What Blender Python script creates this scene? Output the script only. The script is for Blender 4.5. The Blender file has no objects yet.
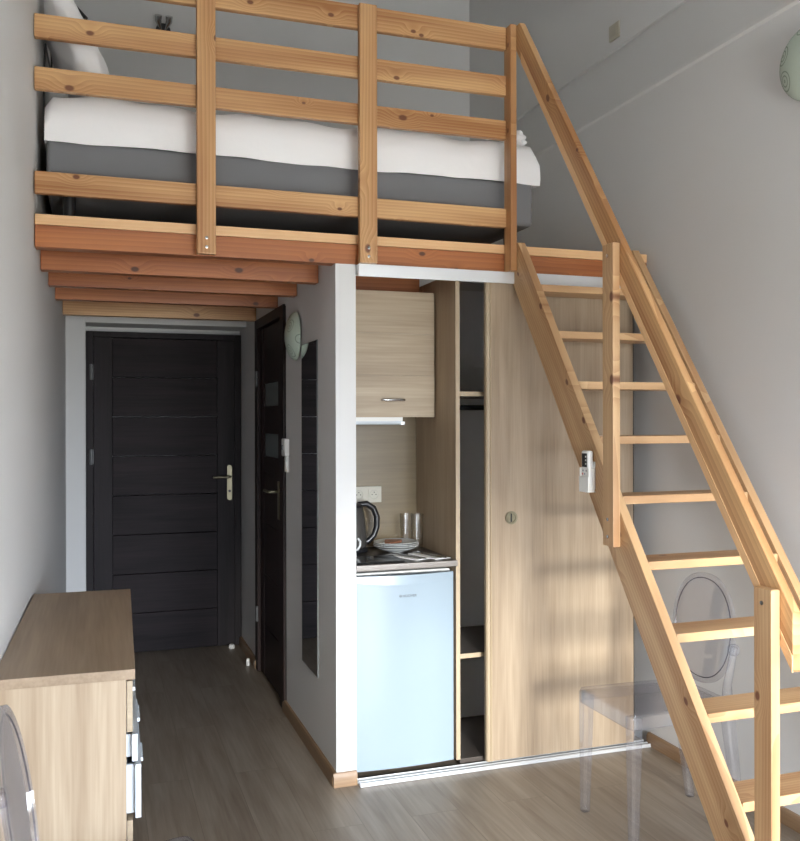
import bpy, bmesh, math, random
from mathutils import Matrix, Vector
random.seed(4)
sc = bpy.context.scene
COL = sc.collection
W = {}                       # world matrix of every object made here
PI = math.pi

# ------------------------------------------------------------------ materials
def new_mat(name):
    m = bpy.data.materials.new(name); m.use_nodes = True
    nt = m.node_tree; b = nt.nodes['Principled BSDF']
    return m, nt, b
def N(nt, t, **kw):
    n = nt.nodes.new(t)
    for k, v in kw.items(): setattr(n, k, v)
    return n
def plain(name, col, rough=.5, metal=0., spec=.5, coat=0., bump=0., bscale=60., vary=0.):
    m, nt, b = new_mat(name)
    b.inputs['Base Color'].default_value = (*col, 1); b.inputs['Roughness'].default_value = rough
    b.inputs['Metallic'].default_value = metal; b.inputs['Specular IOR Level'].default_value = spec
    b.inputs['Coat Weight'].default_value = coat; b.inputs['Coat Roughness'].default_value = .05
    tc = N(nt, 'ShaderNodeTexCoord'); no = N(nt, 'ShaderNodeTexNoise')
    no.inputs['Scale'].default_value = bscale; no.inputs['Detail'].default_value = 4
    nt.links.new(tc.outputs['Object'], no.inputs['Vector'])
    if bump:
        bp = N(nt, 'ShaderNodeBump'); bp.inputs['Strength'].default_value = bump; bp.inputs['Distance'].default_value = .004
        nt.links.new(no.outputs['Fac'], bp.inputs['Height']); nt.links.new(bp.outputs['Normal'], b.inputs['Normal'])
    if vary:
        mx = N(nt, 'ShaderNodeMix', data_type='RGBA')
        mx.inputs['A'].default_value = (*[c*(1-vary) for c in col], 1); mx.inputs['B'].default_value = (*[min(1, c*(1+vary)) for c in col], 1)
        nt.links.new(no.outputs['Fac'], mx.inputs['Factor']); nt.links.new(mx.outputs['Result'], b.inputs['Base Color'])
    return m
def math_n(nt, op, a, b=None):
    n = N(nt, 'ShaderNodeMath', operation=op)
    for i, v in enumerate((a, b)):
        if v is None: continue
        if isinstance(v, (int, float)): n.inputs[i].default_value = v
        else: nt.links.new(v, n.inputs[i])
    return n.outputs[0]
def pine(name, light, dark, knot, rough=.42, ring=22, knots=.95):
    m, nt, b = new_mat(name)
    tc = N(nt, 'ShaderNodeTexCoord'); oi = N(nt, 'ShaderNodeObjectInfo')
    off = N(nt, 'ShaderNodeCombineXYZ')
    r = math_n(nt, 'MULTIPLY', oi.outputs['Random'], 37.0)
    nt.links.new(r, off.inputs[0]); nt.links.new(math_n(nt, 'MULTIPLY', oi.outputs['Random'], 91.0), off.inputs[1])
    add = N(nt, 'ShaderNodeVectorMath', operation='ADD')
    nt.links.new(tc.outputs['Object'], add.inputs[0]); nt.links.new(off.outputs[0], add.inputs[1])
    # knots: round spots scattered over length and width
    s1 = N(nt, 'ShaderNodeVectorMath', operation='MULTIPLY'); s1.inputs[1].default_value = (3.3, 5.2, 0)
    nt.links.new(add.outputs[0], s1.inputs[0])
    vo = N(nt, 'ShaderNodeTexVoronoi', voronoi_dimensions='2D'); vo.inputs['Scale'].default_value = 1.0
    nt.links.new(s1.outputs[0], vo.inputs['Vector'])
    sp = N(nt, 'ShaderNodeSeparateColor'); nt.links.new(vo.outputs['Color'], sp.inputs[0])
    has = math_n(nt, 'GREATER_THAN', sp.outputs[0], 1-knots)
    size = N(nt, 'ShaderNodeMapRange'); size.inputs['To Min'].default_value = .03; size.inputs['To Max'].default_value = .075
    nt.links.new(sp.outputs[1], size.inputs['Value'])
    dd = math_n(nt, 'DIVIDE', vo.outputs['Distance'], size.outputs[0])
    km = N(nt, 'ShaderNodeMapRange', interpolation_type='SMOOTHSTEP')
    km.inputs['From Min'].default_value = .55; km.inputs['From Max'].default_value = 1.1; km.inputs['To Min'].default_value = 1; km.inputs['To Max'].default_value = 0
    nt.links.new(dd, km.inputs['Value'])
    kmask = math_n(nt, 'MULTIPLY', km.outputs[0], has)
    halo = N(nt, 'ShaderNodeMapRange', interpolation_type='SMOOTHSTEP')
    halo.inputs['From Min'].default_value = .5; halo.inputs['From Max'].default_value = 5.0; halo.inputs['To Min'].default_value = 1; halo.inputs['To Max'].default_value = 0
    nt.links.new(dd, halo.inputs['Value'])
    bend = math_n(nt, 'MULTIPLY', math_n(nt, 'MULTIPLY', halo.outputs[0], has), .03)
    # growth rings running along the board
    s2 = N(nt, 'ShaderNodeVectorMath', operation='MULTIPLY'); s2.inputs[1].default_value = (.09, 1, .8)
    nt.links.new(add.outputs[0], s2.inputs[0])
    cb = N(nt, 'ShaderNodeCombineXYZ'); nt.links.new(bend, cb.inputs[1])
    ad2 = N(nt, 'ShaderNodeVectorMath', operation='ADD'); nt.links.new(s2.outputs[0], ad2.inputs[0]); nt.links.new(cb.outputs[0], ad2.inputs[1])
    wv = N(nt, 'ShaderNodeTexWave', wave_type='BANDS', bands_direction='Y', wave_profile='SAW')
    wv.inputs['Scale'].default_value = ring; wv.inputs['Distortion'].default_value = 7.0
    wv.inputs['Detail'].default_value = 1.0; wv.inputs['Detail Scale'].default_value = .35
    nt.links.new(ad2.outputs[0], wv.inputs['Vector'])
    s3 = N(nt, 'ShaderNodeVectorMath', operation='MULTIPLY'); s3.inputs[1].default_value = (4, 130, 130)
    nt.links.new(add.outputs[0], s3.inputs[0])
    fn = N(nt, 'ShaderNodeTexNoise'); fn.inputs['Scale'].default_value = 1; fn.inputs['Detail'].default_value = 3
    nt.links.new(s3.outputs[0], fn.inputs['Vector'])
    s4 = N(nt, 'ShaderNodeVectorMath', operation='MULTIPLY'); s4.inputs[1].default_value = (.8, 12, 12)
    nt.links.new(add.outputs[0], s4.inputs[0])
    bn = N(nt, 'ShaderNodeTexNoise'); bn.inputs['Scale'].default_value = 1; bn.inputs['Detail'].default_value = 2
    nt.links.new(s4.outputs[0], bn.inputs['Vector'])
    f = math_n(nt, 'ADD', math_n(nt, 'MULTIPLY', wv.outputs['Fac'], .42), math_n(nt, 'MULTIPLY', fn.outputs['Fac'], .25))
    f = math_n(nt, 'ADD', f, math_n(nt, 'MULTIPLY', math_n(nt, 'SUBTRACT', bn.outputs['Fac'], .42), 2.0))
    mx = N(nt, 'ShaderNodeMix', data_type='RGBA'); mx.inputs['A'].default_value = (*light, 1); mx.inputs['B'].default_value = (*dark, 1)
    mx.clamp_factor = True; nt.links.new(f, mx.inputs['Factor'])
    mk_ = N(nt, 'ShaderNodeMix', data_type='RGBA'); mk_.inputs['B'].default_value = (*knot, 1)
    nt.links.new(mx.outputs['Result'], mk_.inputs['A']); nt.links.new(math_n(nt, 'MULTIPLY', kmask, .92), mk_.inputs['Factor'])
    nt.links.new(mk_.outputs['Result'], b.inputs['Base Color'])
    b.inputs['Roughness'].default_value = rough
    return m
def oak(name, light, dark, axis='Z', rough=.45, scale=1.0, coat=0.0, spec=.5):
    """pale laminate with fine streaks along one local axis"""
    m, nt, b = new_mat(name)
    tc = N(nt, 'ShaderNodeTexCoord')
    k = {'X': (1.2, 1, 1), 'Y': (1, 1.2, 1), 'Z': (1, 1, 1.2)}[axis]
    def streak(a, c, det, dist=0.):
        v = [a]*3; v['XYZ'.index(axis)] = c
        s = N(nt, 'ShaderNodeVectorMath', operation='MULTIPLY'); s.inputs[1].default_value = [x*scale for x in v]
        nt.links.new(tc.outputs['Object'], s.inputs[0])
        n = N(nt, 'ShaderNodeTexNoise'); n.inputs['Scale'].default_value = 1; n.inputs['Detail'].default_value = det
        n.inputs['Distortion'].default_value = dist
        nt.links.new(s.outputs[0], n.inputs['Vector']); return n.outputs['Fac']
    f = math_n(nt, 'ADD', math_n(nt, 'MULTIPLY', streak(120, 4, 4), .55), math_n(nt, 'MULTIPLY', streak(13, .9, 3, .6), .95))
    f = math_n(nt, 'SUBTRACT', math_n(nt, 'MULTIPLY', f, 1.9), .93)
    mx = N(nt, 'ShaderNodeMix', data_type='RGBA'); mx.clamp_factor = True
    mx.inputs['A'].default_value = (*dark, 1); mx.inputs['B'].default_value = (*light, 1)
    nt.links.new(f, mx.inputs['Factor']); nt.links.new(mx.outputs['Result'], b.inputs['Base Color'])
    b.inputs['Roughness'].default_value = rough; b.inputs['Specular IOR Level'].default_value = spec
    return m
def floor_mat():
    m, nt, b = new_mat('floor_laminate')
    tc = N(nt, 'ShaderNodeTexCoord'); mp = N(nt, 'ShaderNodeMapping'); mp.inputs['Rotation'].default_value = (0, 0, PI/2)
    nt.links.new(tc.outputs['Object'], mp.inputs['Vector'])
    br = N(nt, 'ShaderNodeTexBrick'); br.inputs['Scale'].default_value = 1
    br.inputs['Brick Width'].default_value = 1.28; br.inputs['Row Height'].default_value = .19; br.inputs['Mortar Size'].default_value = .0012
    br.inputs['Color1'].default_value = (0, 0, 0, 1); br.inputs['Color2'].default_value = (1, 1, 1, 1); br.inputs['Mortar'].default_value = (.5, .5, .5, 1)
    nt.links.new(mp.outputs[0], br.inputs['Vector'])
    off = N(nt, 'ShaderNodeVectorMath', operation='SCALE'); off.inputs['Scale'].default_value = 7
    nt.links.new(br.outputs['Color'], off.inputs[0])
    ad = N(nt, 'ShaderNodeVectorMath', operation='ADD'); nt.links.new(tc.outputs['Object'], ad.inputs[0]); nt.links.new(off.outputs[0], ad.inputs[1])
    def streak(a, c, det, dist=0.):
        s = N(nt, 'ShaderNodeVectorMath', operation='MULTIPLY'); s.inputs[1].default_value = (a, c, 1)
        nt.links.new(ad.outputs[0], s.inputs[0])
        n = N(nt, 'ShaderNodeTexNoise'); n.inputs['Scale'].default_value = 1; n.inputs['Detail'].default_value = det; n.inputs['Distortion'].default_value = dist
        nt.links.new(s.outputs[0], n.inputs['Vector']); return n.outputs['Fac']
    f = math_n(nt, 'ADD', math_n(nt, 'MULTIPLY', streak(90, 4, 4), .5), math_n(nt, 'MULTIPLY', streak(14, 1.4, 3, .8), .8))
    f = math_n(nt, 'SUBTRACT', math_n(nt, 'MULTIPLY', f, 1.9), .78)
    mx = N(nt, 'ShaderNodeMix', data_type='RGBA'); mx.clamp_factor = True
    mx.inputs['A'].default_value = (.165, .126, .094, 1); mx.inputs['B'].default_value = (.30, .252, .20, 1)
    nt.links.new(f, mx.inputs['Factor'])
    mo = N(nt, 'ShaderNodeMix', data_type='RGBA'); mo.inputs['B'].default_value = (.13, .10, .07, 1)
    nt.links.new(mx.outputs['Result'], mo.inputs['A']); nt.links.new(math_n(nt, 'MULTIPLY', br.outputs['Fac'], .7), mo.inputs['Factor'])
    nt.links.new(mo.outputs['Result'], b.inputs['Base Color']); b.inputs['Roughness'].default_value = .42
    return m
def clear_mat(name, tint, edge, rough=.03, gloss=1.0, haze=0.0):
    """clear moulded plastic or glass: see-through face on, denser where the wall is seen edge on"""
    m, nt, b = new_mat(name); nt.nodes.remove(b); out = nt.nodes['Material Output']
    tr = N(nt, 'ShaderNodeBsdfTransparent'); gl = N(nt, 'ShaderNodeBsdfGlossy'); gl.inputs['Roughness'].default_value = rough
    lw = N(nt, 'ShaderNodeLayerWeight'); lw.inputs['Blend'].default_value = .22
    mc = N(nt, 'ShaderNodeMix', data_type='RGBA'); mc.inputs['A'].default_value = (*tint, 1); mc.inputs['B'].default_value = (*edge, 1)
    nt.links.new(lw.outputs['Facing'], mc.inputs['Factor']); nt.links.new(mc.outputs['Result'], tr.inputs['Color'])
    lf = N(nt, 'ShaderNodeLayerWeight'); lf.inputs['Blend'].default_value = .5
    fr = math_n(nt, 'ADD', math_n(nt, 'MULTIPLY', math_n(nt, 'POWER', lf.outputs['Facing'], 4.0), .8), .055)
    mi = N(nt, 'ShaderNodeMixShader'); nt.links.new(math_n(nt, 'MULTIPLY', fr, gloss), mi.inputs[0])
    nt.links.new(tr.outputs[0], mi.inputs[1]); nt.links.new(gl.outputs[0], mi.inputs[2]); df = N(nt, 'ShaderNodeBsdfDiffuse'); df.inputs['Color'].default_value = (.85, .85, .90, 1)      # white haze standing in for glints on the plastic
    mh = N(nt, 'ShaderNodeMixShader'); mh.inputs[0].default_value = haze
    nt.links.new(mi.outputs[0], mh.inputs[1]); nt.links.new(df.outputs[0], mh.inputs[2]); nt.links.new(mh.outputs[0], out.inputs['Surface'])
    return m
def swirl_mat():
    """pale green frosted glass with thin dark spirals"""
    m, nt, b = new_mat('swirl_glass')
    tc = N(nt, 'ShaderNodeTexCoord'); vo = N(nt, 'ShaderNodeTexVoronoi', voronoi_dimensions='2D'); vo.inputs['Scale'].default_value = 9.5
    vo.inputs['Randomness'].default_value = .75
    sw = N(nt, 'ShaderNodeSeparateXYZ'); nt.links.new(tc.outputs['Object'], sw.inputs[0])
    cb = N(nt, 'ShaderNodeCombineXYZ'); nt.links.new(sw.outputs[1], cb.inputs[0]); nt.links.new(sw.outputs[2], cb.inputs[1])
    nt.links.new(cb.outputs[0], vo.inputs['Vector'])
    ring = math_n(nt, 'SINE', math_n(nt, 'MULTIPLY', vo.outputs['Distance'], 46.0))
    near = math_n(nt, 'LESS_THAN', vo.outputs['Distance'], .42)
    f = math_n(nt, 'MULTIPLY', math_n(nt, 'GREATER_THAN', ring, .55), near)
    mx = N(nt, 'ShaderNodeMix', data_type='RGBA'); mx.inputs['A'].default_value = (.47, .55, .47, 1); mx.inputs['B'].default_value = (.27, .33, .27, 1)
    nt.links.new(f, mx.inputs['Factor']); nt.links.new(mx.outputs['Result'], b.inputs['Base Color']); b.inputs['Roughness'].default_value = .22
    return m

WALL = plain('wall_paint', (.66, .655, .65), .85, spec=.15, bump=.12, bscale=180)
CEIL = plain('ceiling_paint', (.74, .74, .73), .9, spec=.1, bump=.1, bscale=150)
PINE = pine('pine', (.62, .41, .222), (.36, .18, .078), (.13, .035, .012))
PINE_RAIL = pine('pine_rail', (.64, .385, .18), (.32, .13, .043), (.12, .032, .012))
PINE_RED = pine('pine_red', (.46, .165, .052), (.25, .072, .022), (.06, .018, .008), ring=16)
PINE_PALE = pine('pine_pale', (.78, .50, .27), (.66, .38, .18), (.2, .07, .03), knots=.2)
FLOOR = floor_mat()
OAK_V = oak('oak_upright_grain', (.47, .37, .26), (.29, .205, .13), 'Z')
OAK_Y = oak('oak_long_grain', (.36, .265, .18), (.23, .16, .10), 'Y')  # same oak as the sides, darkened to mimic grazing light on the dresser top
OAK_H = oak('oak_cross_grain', (.46, .365, .255), (.30, .225, .15), 'X')
OAK_PANEL = oak('oak_niche_panel', (.40, .305, .205), (.26, .18, .115), 'Z')
OAK_EDGE = oak('oak_edge_band', (.42, .33, .225), (.32, .24, .155), 'Z')
OAK_DOOR = oak('oak_sliding_door', (.40, .31, .222), (.25, .18, .12), 'Z', rough=.36)
SPLASH = oak('oak_backsplash', (.175, .124, .060), (.118, .082, .038), 'X', rough=.35)  # colour darkened to carry the shade inside the niche
SKIRT = oak('oak_skirting', (.31, .195, .108), (.20, .115, .06), 'Y', rough=.4)
WENGE_H = oak('wenge_cross_grain', (.030, .022, .024), (.010, .008, .009), 'X', rough=.62, spec=.16)
WENGE_V = oak('wenge_upright_grain', (.030, .024, .026), (.012, .009, .010), 'Z', rough=.62, spec=.22)
WENGE_R = oak('wenge_brown', (.032, .016, .014), (.013, .007, .007), 'Z', rough=.5, spec=.22)
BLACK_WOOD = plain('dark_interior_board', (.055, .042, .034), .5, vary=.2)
ALU = plain('aluminium', (.74, .75, .77), .35, metal=.6)
CHROME = plain('chrome', (.55, .55, .55), .2, metal=1)
BRASS = plain('satin_nickel', (.24, .215, .15), .42, metal=1)
WHITE = plain('white_plastic', (.78, .77, .74), .4)
WHITE_GLOSS = plain('white_gloss', (.62, .67, .72), .18, coat=.5)
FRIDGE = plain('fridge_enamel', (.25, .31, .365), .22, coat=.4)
LINEN = plain('white_linen', (.90, .89, .90), .85, spec=.1, bump=.35, bscale=22)
GREY_FAB = plain('grey_upholstery', (.20, .20, .21), .9, spec=.1, bump=.2, bscale=400, vary=.15)
BLACK = plain('black_plastic', (.012, .012, .014), .3)
GAP_DARK = plain('gap_dark', (.012, .012, .013), .7)  # black for the shaded gap beside the sliding door
GREY_PL = plain('grey_marking', (.25, .27, .30), .5)
INK = plain('dark_print', (.05, .055, .065), .5)
RED_PL = plain('red_marking', (.6, .2, .18), .5)
CREAM = plain('cream_plastic', (.46, .43, .355), .4)
CREAM_DARK = plain('cream_socket_well', (.38, .35, .28), .5)
WORKTOP = plain('dark_stone_worktop', (.035, .028, .025), .3, vary=.5, bscale=120)
STEEL = plain('steel_edge', (.20, .18, .165), .4, metal=.6)
CERAM = plain('white_ceramic', (.56, .57, .57), .15)
PAPER = plain('white_napkin', (.80, .79, .78), .9, spec=.1)
BISCUIT = plain('brown_packet', (.22, .09, .05), .5, vary=.3)
HOB = plain('black_hob_glass', (.012, .012, .013), .12)
HINGE = plain('dull_hinge_steel', (.14, .14, .145), .5)
MIRROR = plain('mirror_silver', (.80, .82, .82), .015, metal=1)
FROST = plain('frosted_pane', (.16, .19, .19), .35)
CLEAR = clear_mat('clear_polycarbonate', (.98, .98, .985), (.48, .47, .54), haze=.03)
TINTED = clear_mat('clear_polycarbonate_rim', (.55, .53, .62), (.12, .11, .19))
GLASS = clear_mat('clear_glass', (.985, .985, .985), (.62, .63, .62))
PANE = clear_mat('window_pane', (.96, .98, .98), (.7, .75, .75), gloss=.6)
SWIRL = swirl_mat()
CONCRETE = plain('balcony_concrete', (.42, .41, .39), .8, bump=.2)

# ------------------------------------------------------------------ shape helpers (world coordinates)
def B(): return bmesh.new()
def merge(bm, t, M=None):
    if M is not None: bmesh.ops.transform(t, matrix=M, verts=t.verts)
    me = bpy.data.meshes.new('tmp'); t.to_mesh(me); t.free(); bm.from_mesh(me); bpy.data.meshes.remove(me); return bm
def bevel_all(t, r, seg=2):
    if r > 0:
        bmesh.ops.bevel(t, geom=list(t.edges), offset=r, segments=seg, profile=.5, affect='EDGES', clamp_overlap=True)
def box(bm, x0, x1, y0, y1, z0, z1, r=0., seg=2, M=None):
    t = bmesh.new(); bmesh.ops.create_cube(t, size=1)
    bmesh.ops.transform(t, matrix=Matrix.Translation(((x0+x1)/2, (y0+y1)/2, (z0+z1)/2)) @ Matrix.Diagonal((abs(x1-x0), abs(y1-y0), abs(z1-z0), 1)), verts=t.verts)
    bevel_all(t, r, seg); return merge(bm, t, M)
def prism(bm, pts, a0, a1, axis='X', r=0., seg=2, M=None):
    """polygon given in the two other axes (YZ, XZ or XY), extruded from a0 to a1"""
    t = bmesh.new()
    def P(p, a): return {'X': (a, p[0], p[1]), 'Y': (p[0], a, p[1]), 'Z': (p[0], p[1], a)}[axis]
    v0 = [t.verts.new(P(p, a0)) for p in pts]; v1 = [t.verts.new(P(p, a1)) for p in pts]
    n = len(pts); t.faces.new(v0); t.faces.new(v1[::-1])
    for i in range(n): t.faces.new((v0[i], v1[i], v1[(i+1) % n], v0[(i+1) % n]))
    bmesh.ops.recalc_face_normals(t, faces=t.faces); bevel_all(t, r, seg); return merge(bm, t, M)
def lathe(bm, prof, M, seg=32, close=False):
    t = bmesh.new(); rings = []
    for rr, z in prof:
        if rr < 1e-6: rings.append([t.verts.new((0, 0, z))])
        else: rings.append([t.verts.new((rr*math.cos(2*PI*i/seg), rr*math.sin(2*PI*i/seg), z)) for i in range(seg)])
    for a, b in zip(rings[:-1], rings[1:]):
        for i in range(seg):
            j = (i+1) % seg
            if len(a) == 1 and len(b) == 1: continue
            if len(a) == 1: t.faces.new((a[0], b[i], b[j]))
            elif len(b) == 1: t.faces.new((a[i], a[j], b[0]))
            else: t.faces.new((a[i], a[j], b[j], b[i]))
    bmesh.ops.recalc_face_normals(t, faces=t.faces); return merge(bm, t, M)
def tube(bm, pts, rad, seg=12, closed=False, flat=(1, 1), ref=None):
    """tube through points; rad a number or one per point"""
    t = bmesh.new(); pts = [Vector(p) for p in pts]; n = len(pts); rings = []
    up = Vector(ref) if ref else Vector((0, 0, 1))
    for i, p in enumerate(pts):
        if closed: d = pts[(i+1) % n]-pts[i-1]
        else: d = pts[min(i+1, n-1)]-pts[max(i-1, 0)]
        d.normalize(); a = d.cross(up)
        if a.length < 1e-3: a = d.cross(Vector((1, 0, 0)))
        a.normalize(); b = a.cross(d); rr = rad[i] if isinstance(rad, (list, tuple)) else rad
        rings.append([t.verts.new(p+a*rr*flat[0]*math.cos(2*PI*k/seg)+b*rr*flat[1]*math.sin(2*PI*k/seg)) for k in range(seg)])
    m = n if closed else n-1
    for i in range(m):
        A, C = rings[i], rings[(i+1) % n]
        for k in range(seg): t.faces.new((A[k], A[(k+1) % seg], C[(k+1) % seg], C[k]))
    if not closed: t.faces.new(rings[0][::-1]); t.faces.new(rings[-1])
    bmesh.ops.recalc_face_normals(t, faces=t.faces); return merge(bm, t)
def axes(X, Y, o=(0, 0, 0)):
    X = Vector(X).normalized(); Y = Vector(Y); Z = X.cross(Y).normalized(); Y = Z.cross(X)
    M = Matrix((X, Y, Z)).transposed().to_4x4(); M.translation = Vector(o); return M
def T(x, y, z): return Matrix.Translation((x, y, z))
RX = lambda a: Matrix.Rotation(a, 4, 'X'); RY = lambda a: Matrix.Rotation(a, 4, 'Y'); RZ = lambda a: Matrix.Rotation(a, 4, 'Z')

def mk(name, bm, mat, parent=None, M=None, sharp=.6):
    """link bm (world coordinates) as one mesh object whose own axes are M"""
    if M is None:
        if parent is not None: M = W[parent.name].copy()
        else:
            vs = [v.co for v in bm.verts]
            M = T((min(v.x for v in vs)+max(v.x for v in vs))/2, (min(v.y for v in vs)+max(v.y for v in vs))/2, min(v.z for v in vs))
    bmesh.ops.transform(bm, matrix=M.inverted(), verts=bm.verts)
    for f in bm.faces: f.smooth = True
    for e in bm.edges:
        if len(e.link_faces) == 2 and e.calc_face_angle(0) > sharp: e.smooth = False
    me = bpy.data.meshes.new(name); bm.to_mesh(me); bm.free(); me.materials.append(mat)
    o = bpy.data.objects.new(name, me); COL.objects.link(o)
    if parent is not None:
        o.parent = parent; o.matrix_local = W[parent.name].inverted() @ M
    else: o.matrix_world = M
    wn = o.modifiers.new('weighted', 'WEIGHTED_NORMAL'); wn.keep_sharp = True; wn.weight = 80
    W[o.name] = M.copy(); return o
def tag(o, label=None, cat=None, group=None, kind=None):
    if label: o['label'] = label
    if cat: o['category'] = cat
    if group: o['group'] = group
    if kind: o['kind'] = kind
    return o
def thing(name, loc, label, cat, group=None, rz=0., kind=None):
    o = bpy.data.objects.new(name, None); COL.objects.link(o); o.empty_display_size = .1
    M = T(*loc) @ RZ(rz); o.matrix_world = M; W[o.name] = M; return tag(o, label, cat, group, kind)
def struct(name, bm, mat, M=None):
    o = mk(name, bm, mat, None, M); o['kind'] = 'structure'; return o
def dup(o, M, label=None):
    def cp(a, par):
        c = a.copy(); COL.objects.link(c); c.parent = par
        W[c.name] = M.copy()
        for ch in list(a.children): cp(ch, c)
        return c
    r = cp(o, None); r.matrix_world = M
    if label: r['label'] = label
    return r
def words(txt, size, M, extr=.0004):
    c = bpy.data.curves.new('t', 'FONT'); c.body = txt; c.size = size; c.extrude = extr; c.align_x = 'LEFT'
    o = bpy.data.objects.new('t', c); COL.objects.link(o)
    dg = bpy.context.evaluated_depsgraph_get(); me = bpy.data.meshes.new_from_object(o.evaluated_get(dg))
    bm = bmesh.new(); bm.from_mesh(me); bmesh.ops.transform(bm, matrix=M, verts=bm.verts)
    bpy.data.objects.remove(o); bpy.data.meshes.remove(me); return bm

# ------------------------------------------------------------------ the room
XR, XH, XE, D, END, REAR, CE = 2.435, .945, 1.031, 3.566, 5.80, -1.30, 4.45
def xl(y): return -.2+(y-3.566)*.0235          # the left wall is a little out of square
b = B(); box(b, -.6, 2.75, REAR-.25, 6.25, -.12, 0); struct('floor', b, FLOOR, T(0, 0, 0))
b = B(); box(b, -.6, 2.8, REAR-.25, 6.25, CE, CE+.15); struct('ceiling', b, CEIL)
b = B(); prism(b, [(xl(REAR-.25), REAR-.25), (xl(6.25), 6.25), (xl(6.25)-.2, 6.25), (xl(REAR-.25)-.2, REAR-.25)], 0, CE, 'Z'); struct('wall_left', b, WALL)
b = B(); prism(b, [(XR, 0), (XR, 3.012), (XR-.009, 3.022), (XR-.007, 3.038), (XR+.006, 3.044), (XR+.092, 3.37), (XR+.075, 3.372), (XR+.075, CE), (XR+.3, CE), (XR+.3, 0)], REAR-.25, 6.25, 'Y', 0); struct('wall_right', b, WALL)
# end wall of the hall with the recessed entrance door, and the wall above the loft
b = B()
box(b, -.15, -.035, END, 6.25, 0, 2.26); box(b, -.04, XR, END, 6.25, 2.098, 2.26); box(b, -.04, XE, 6.075, 6.25, 0, 2.12); box(b, -.2, XR+.08, END, 6.25, 2.255, CE); box(b, XE, XR+.05, END, 6.25, 0, 2.26)
struct('wall_back', b, WALL)
# hall partition with the bathroom door opening
b = B()
box(b, XH, XE, D, 4.56, 0, 2.14); box(b, XH, XE, 5.44, 6.08, 0, 2.225); box(b, XH, XE, 4.56, 5.44, 2.09, 2.225); box(b, XH, XE, 4.50, 4.56, 2.14, 2.225); box(b, XH, XE, 3.64, 4.5, 2.14, 2.222)
struct('wall_hall', b, WALL)
b = B(); box(b, XE, XR, 4.105, 4.19, 0, 2.222); struct('wall_niche', b, WALL)
b = B(); box(b, 2.374, XR, 3.80, 4.105, 0, 2.138); struct('wall_filler', b, WALL)
# wall behind the camera with the balcony door
WX0, WX1, WZ1 = .40, 2.32, 2.08
b = B(); box(b, -.5, WX0, REAR-.2, REAR, 0, CE); box(b, WX1, XR+.2, REAR-.2, REAR, 0, CE); box(b, WX0, WX1, REAR-.2, REAR, WZ1, CE)
struct('wall_front', b, WALL)
def window():
    w = thing('window_1', ((WX0+WX1)/2, REAR-.1, 0), None, None, kind='structure')
    b = B()
    for x0, x1, z0, z1 in ((WX0, WX0+.06, 0, WZ1), (WX1-.06, WX1, 0, WZ1), (WX0+.06, WX1-.06, WZ1-.06, WZ1), (WX0+.06, WX1-.06, 0, .05)):
        box(b, x0, x1, REAR-.14, REAR-.07, z0, z1, .004)
    mk('window_frame', b, WHITE, w)
    mid = (WX0+WX1)/2
    for x0, x1 in ((WX0+.06, mid), (mid, WX1-.06)):
        b = B()
        for a, c, z0, z1 in ((x0, x0+.07, .05, WZ1-.06), (x1-.07, x1, .05, WZ1-.06), (x0+.07, x1-.07, .05, .13), (x0+.07, x1-.07, WZ1-.13, WZ1-.06)):
            box(b, a+.001, c-.001, REAR-.13, REAR-.08, z0, z1, .004)
        s = mk('sash', b, WHITE, w)
        b = B(); box(b, x0+.06, x1-.06, REAR-.108, REAR-.102, .12, WZ1-.12); mk('glass', b, PANE, s)
window()
b = B(); box(b, -.5, 2.8, REAR-1.5, REAR-.2, -.2, -.03); struct('ground_balcony', b, CONCRETE)

# skirting
def skirt_prof(h=.056, d=.018): return [(0, 0), (d, 0), (d, h*.72), (d*.55, h), (0, h)]
def skirt(name, p0, p1, out):
    """profile swept from p0 to p1, standing off the wall in direction out"""
    d = Vector((p1[0]-p0[0], p1[1]-p0[1], 0)); L = d.length; d.normalize(); o = Vector((out[0], out[1], 0))
    b = B(); prism(b, [(x, z) for x, z in skirt_prof()], 0, L, 'Y')
    M = Matrix((o, d, Vector((0, 0, 1)))).transposed().to_4x4(); M.translation = Vector((p0[0], p0[1], 0))
    bmesh.ops.transform(b, matrix=M, verts=b.verts); bmesh.ops.recalc_face_normals(b, faces=b.faces)
    return struct(name, b, SKIRT, T(p0[0], p0[1], 0) @ RZ(math.atan2(d.y, d.x)-PI/2))
skirt('baseboard_hall', (XH, D-.002), (XH, 4.585), (-1, 0))
skirt('baseboard_hall_far', (XH, 5.415), (XH, 6.02), (-1, 0))
skirt('baseboard_wall_end', (XH-.016, D), (XE-.002, D), (0, -1))
skirt('baseboard_right', (XR, 3.555), (XR, REAR), (-1, 0))
skirt('baseboard_left', (xl(REAR), REAR), (xl(END), END), (1, 0))
skirt('baseboard_back', (xl(END)+.01, END), (-.036, END), (0, -1))

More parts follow.
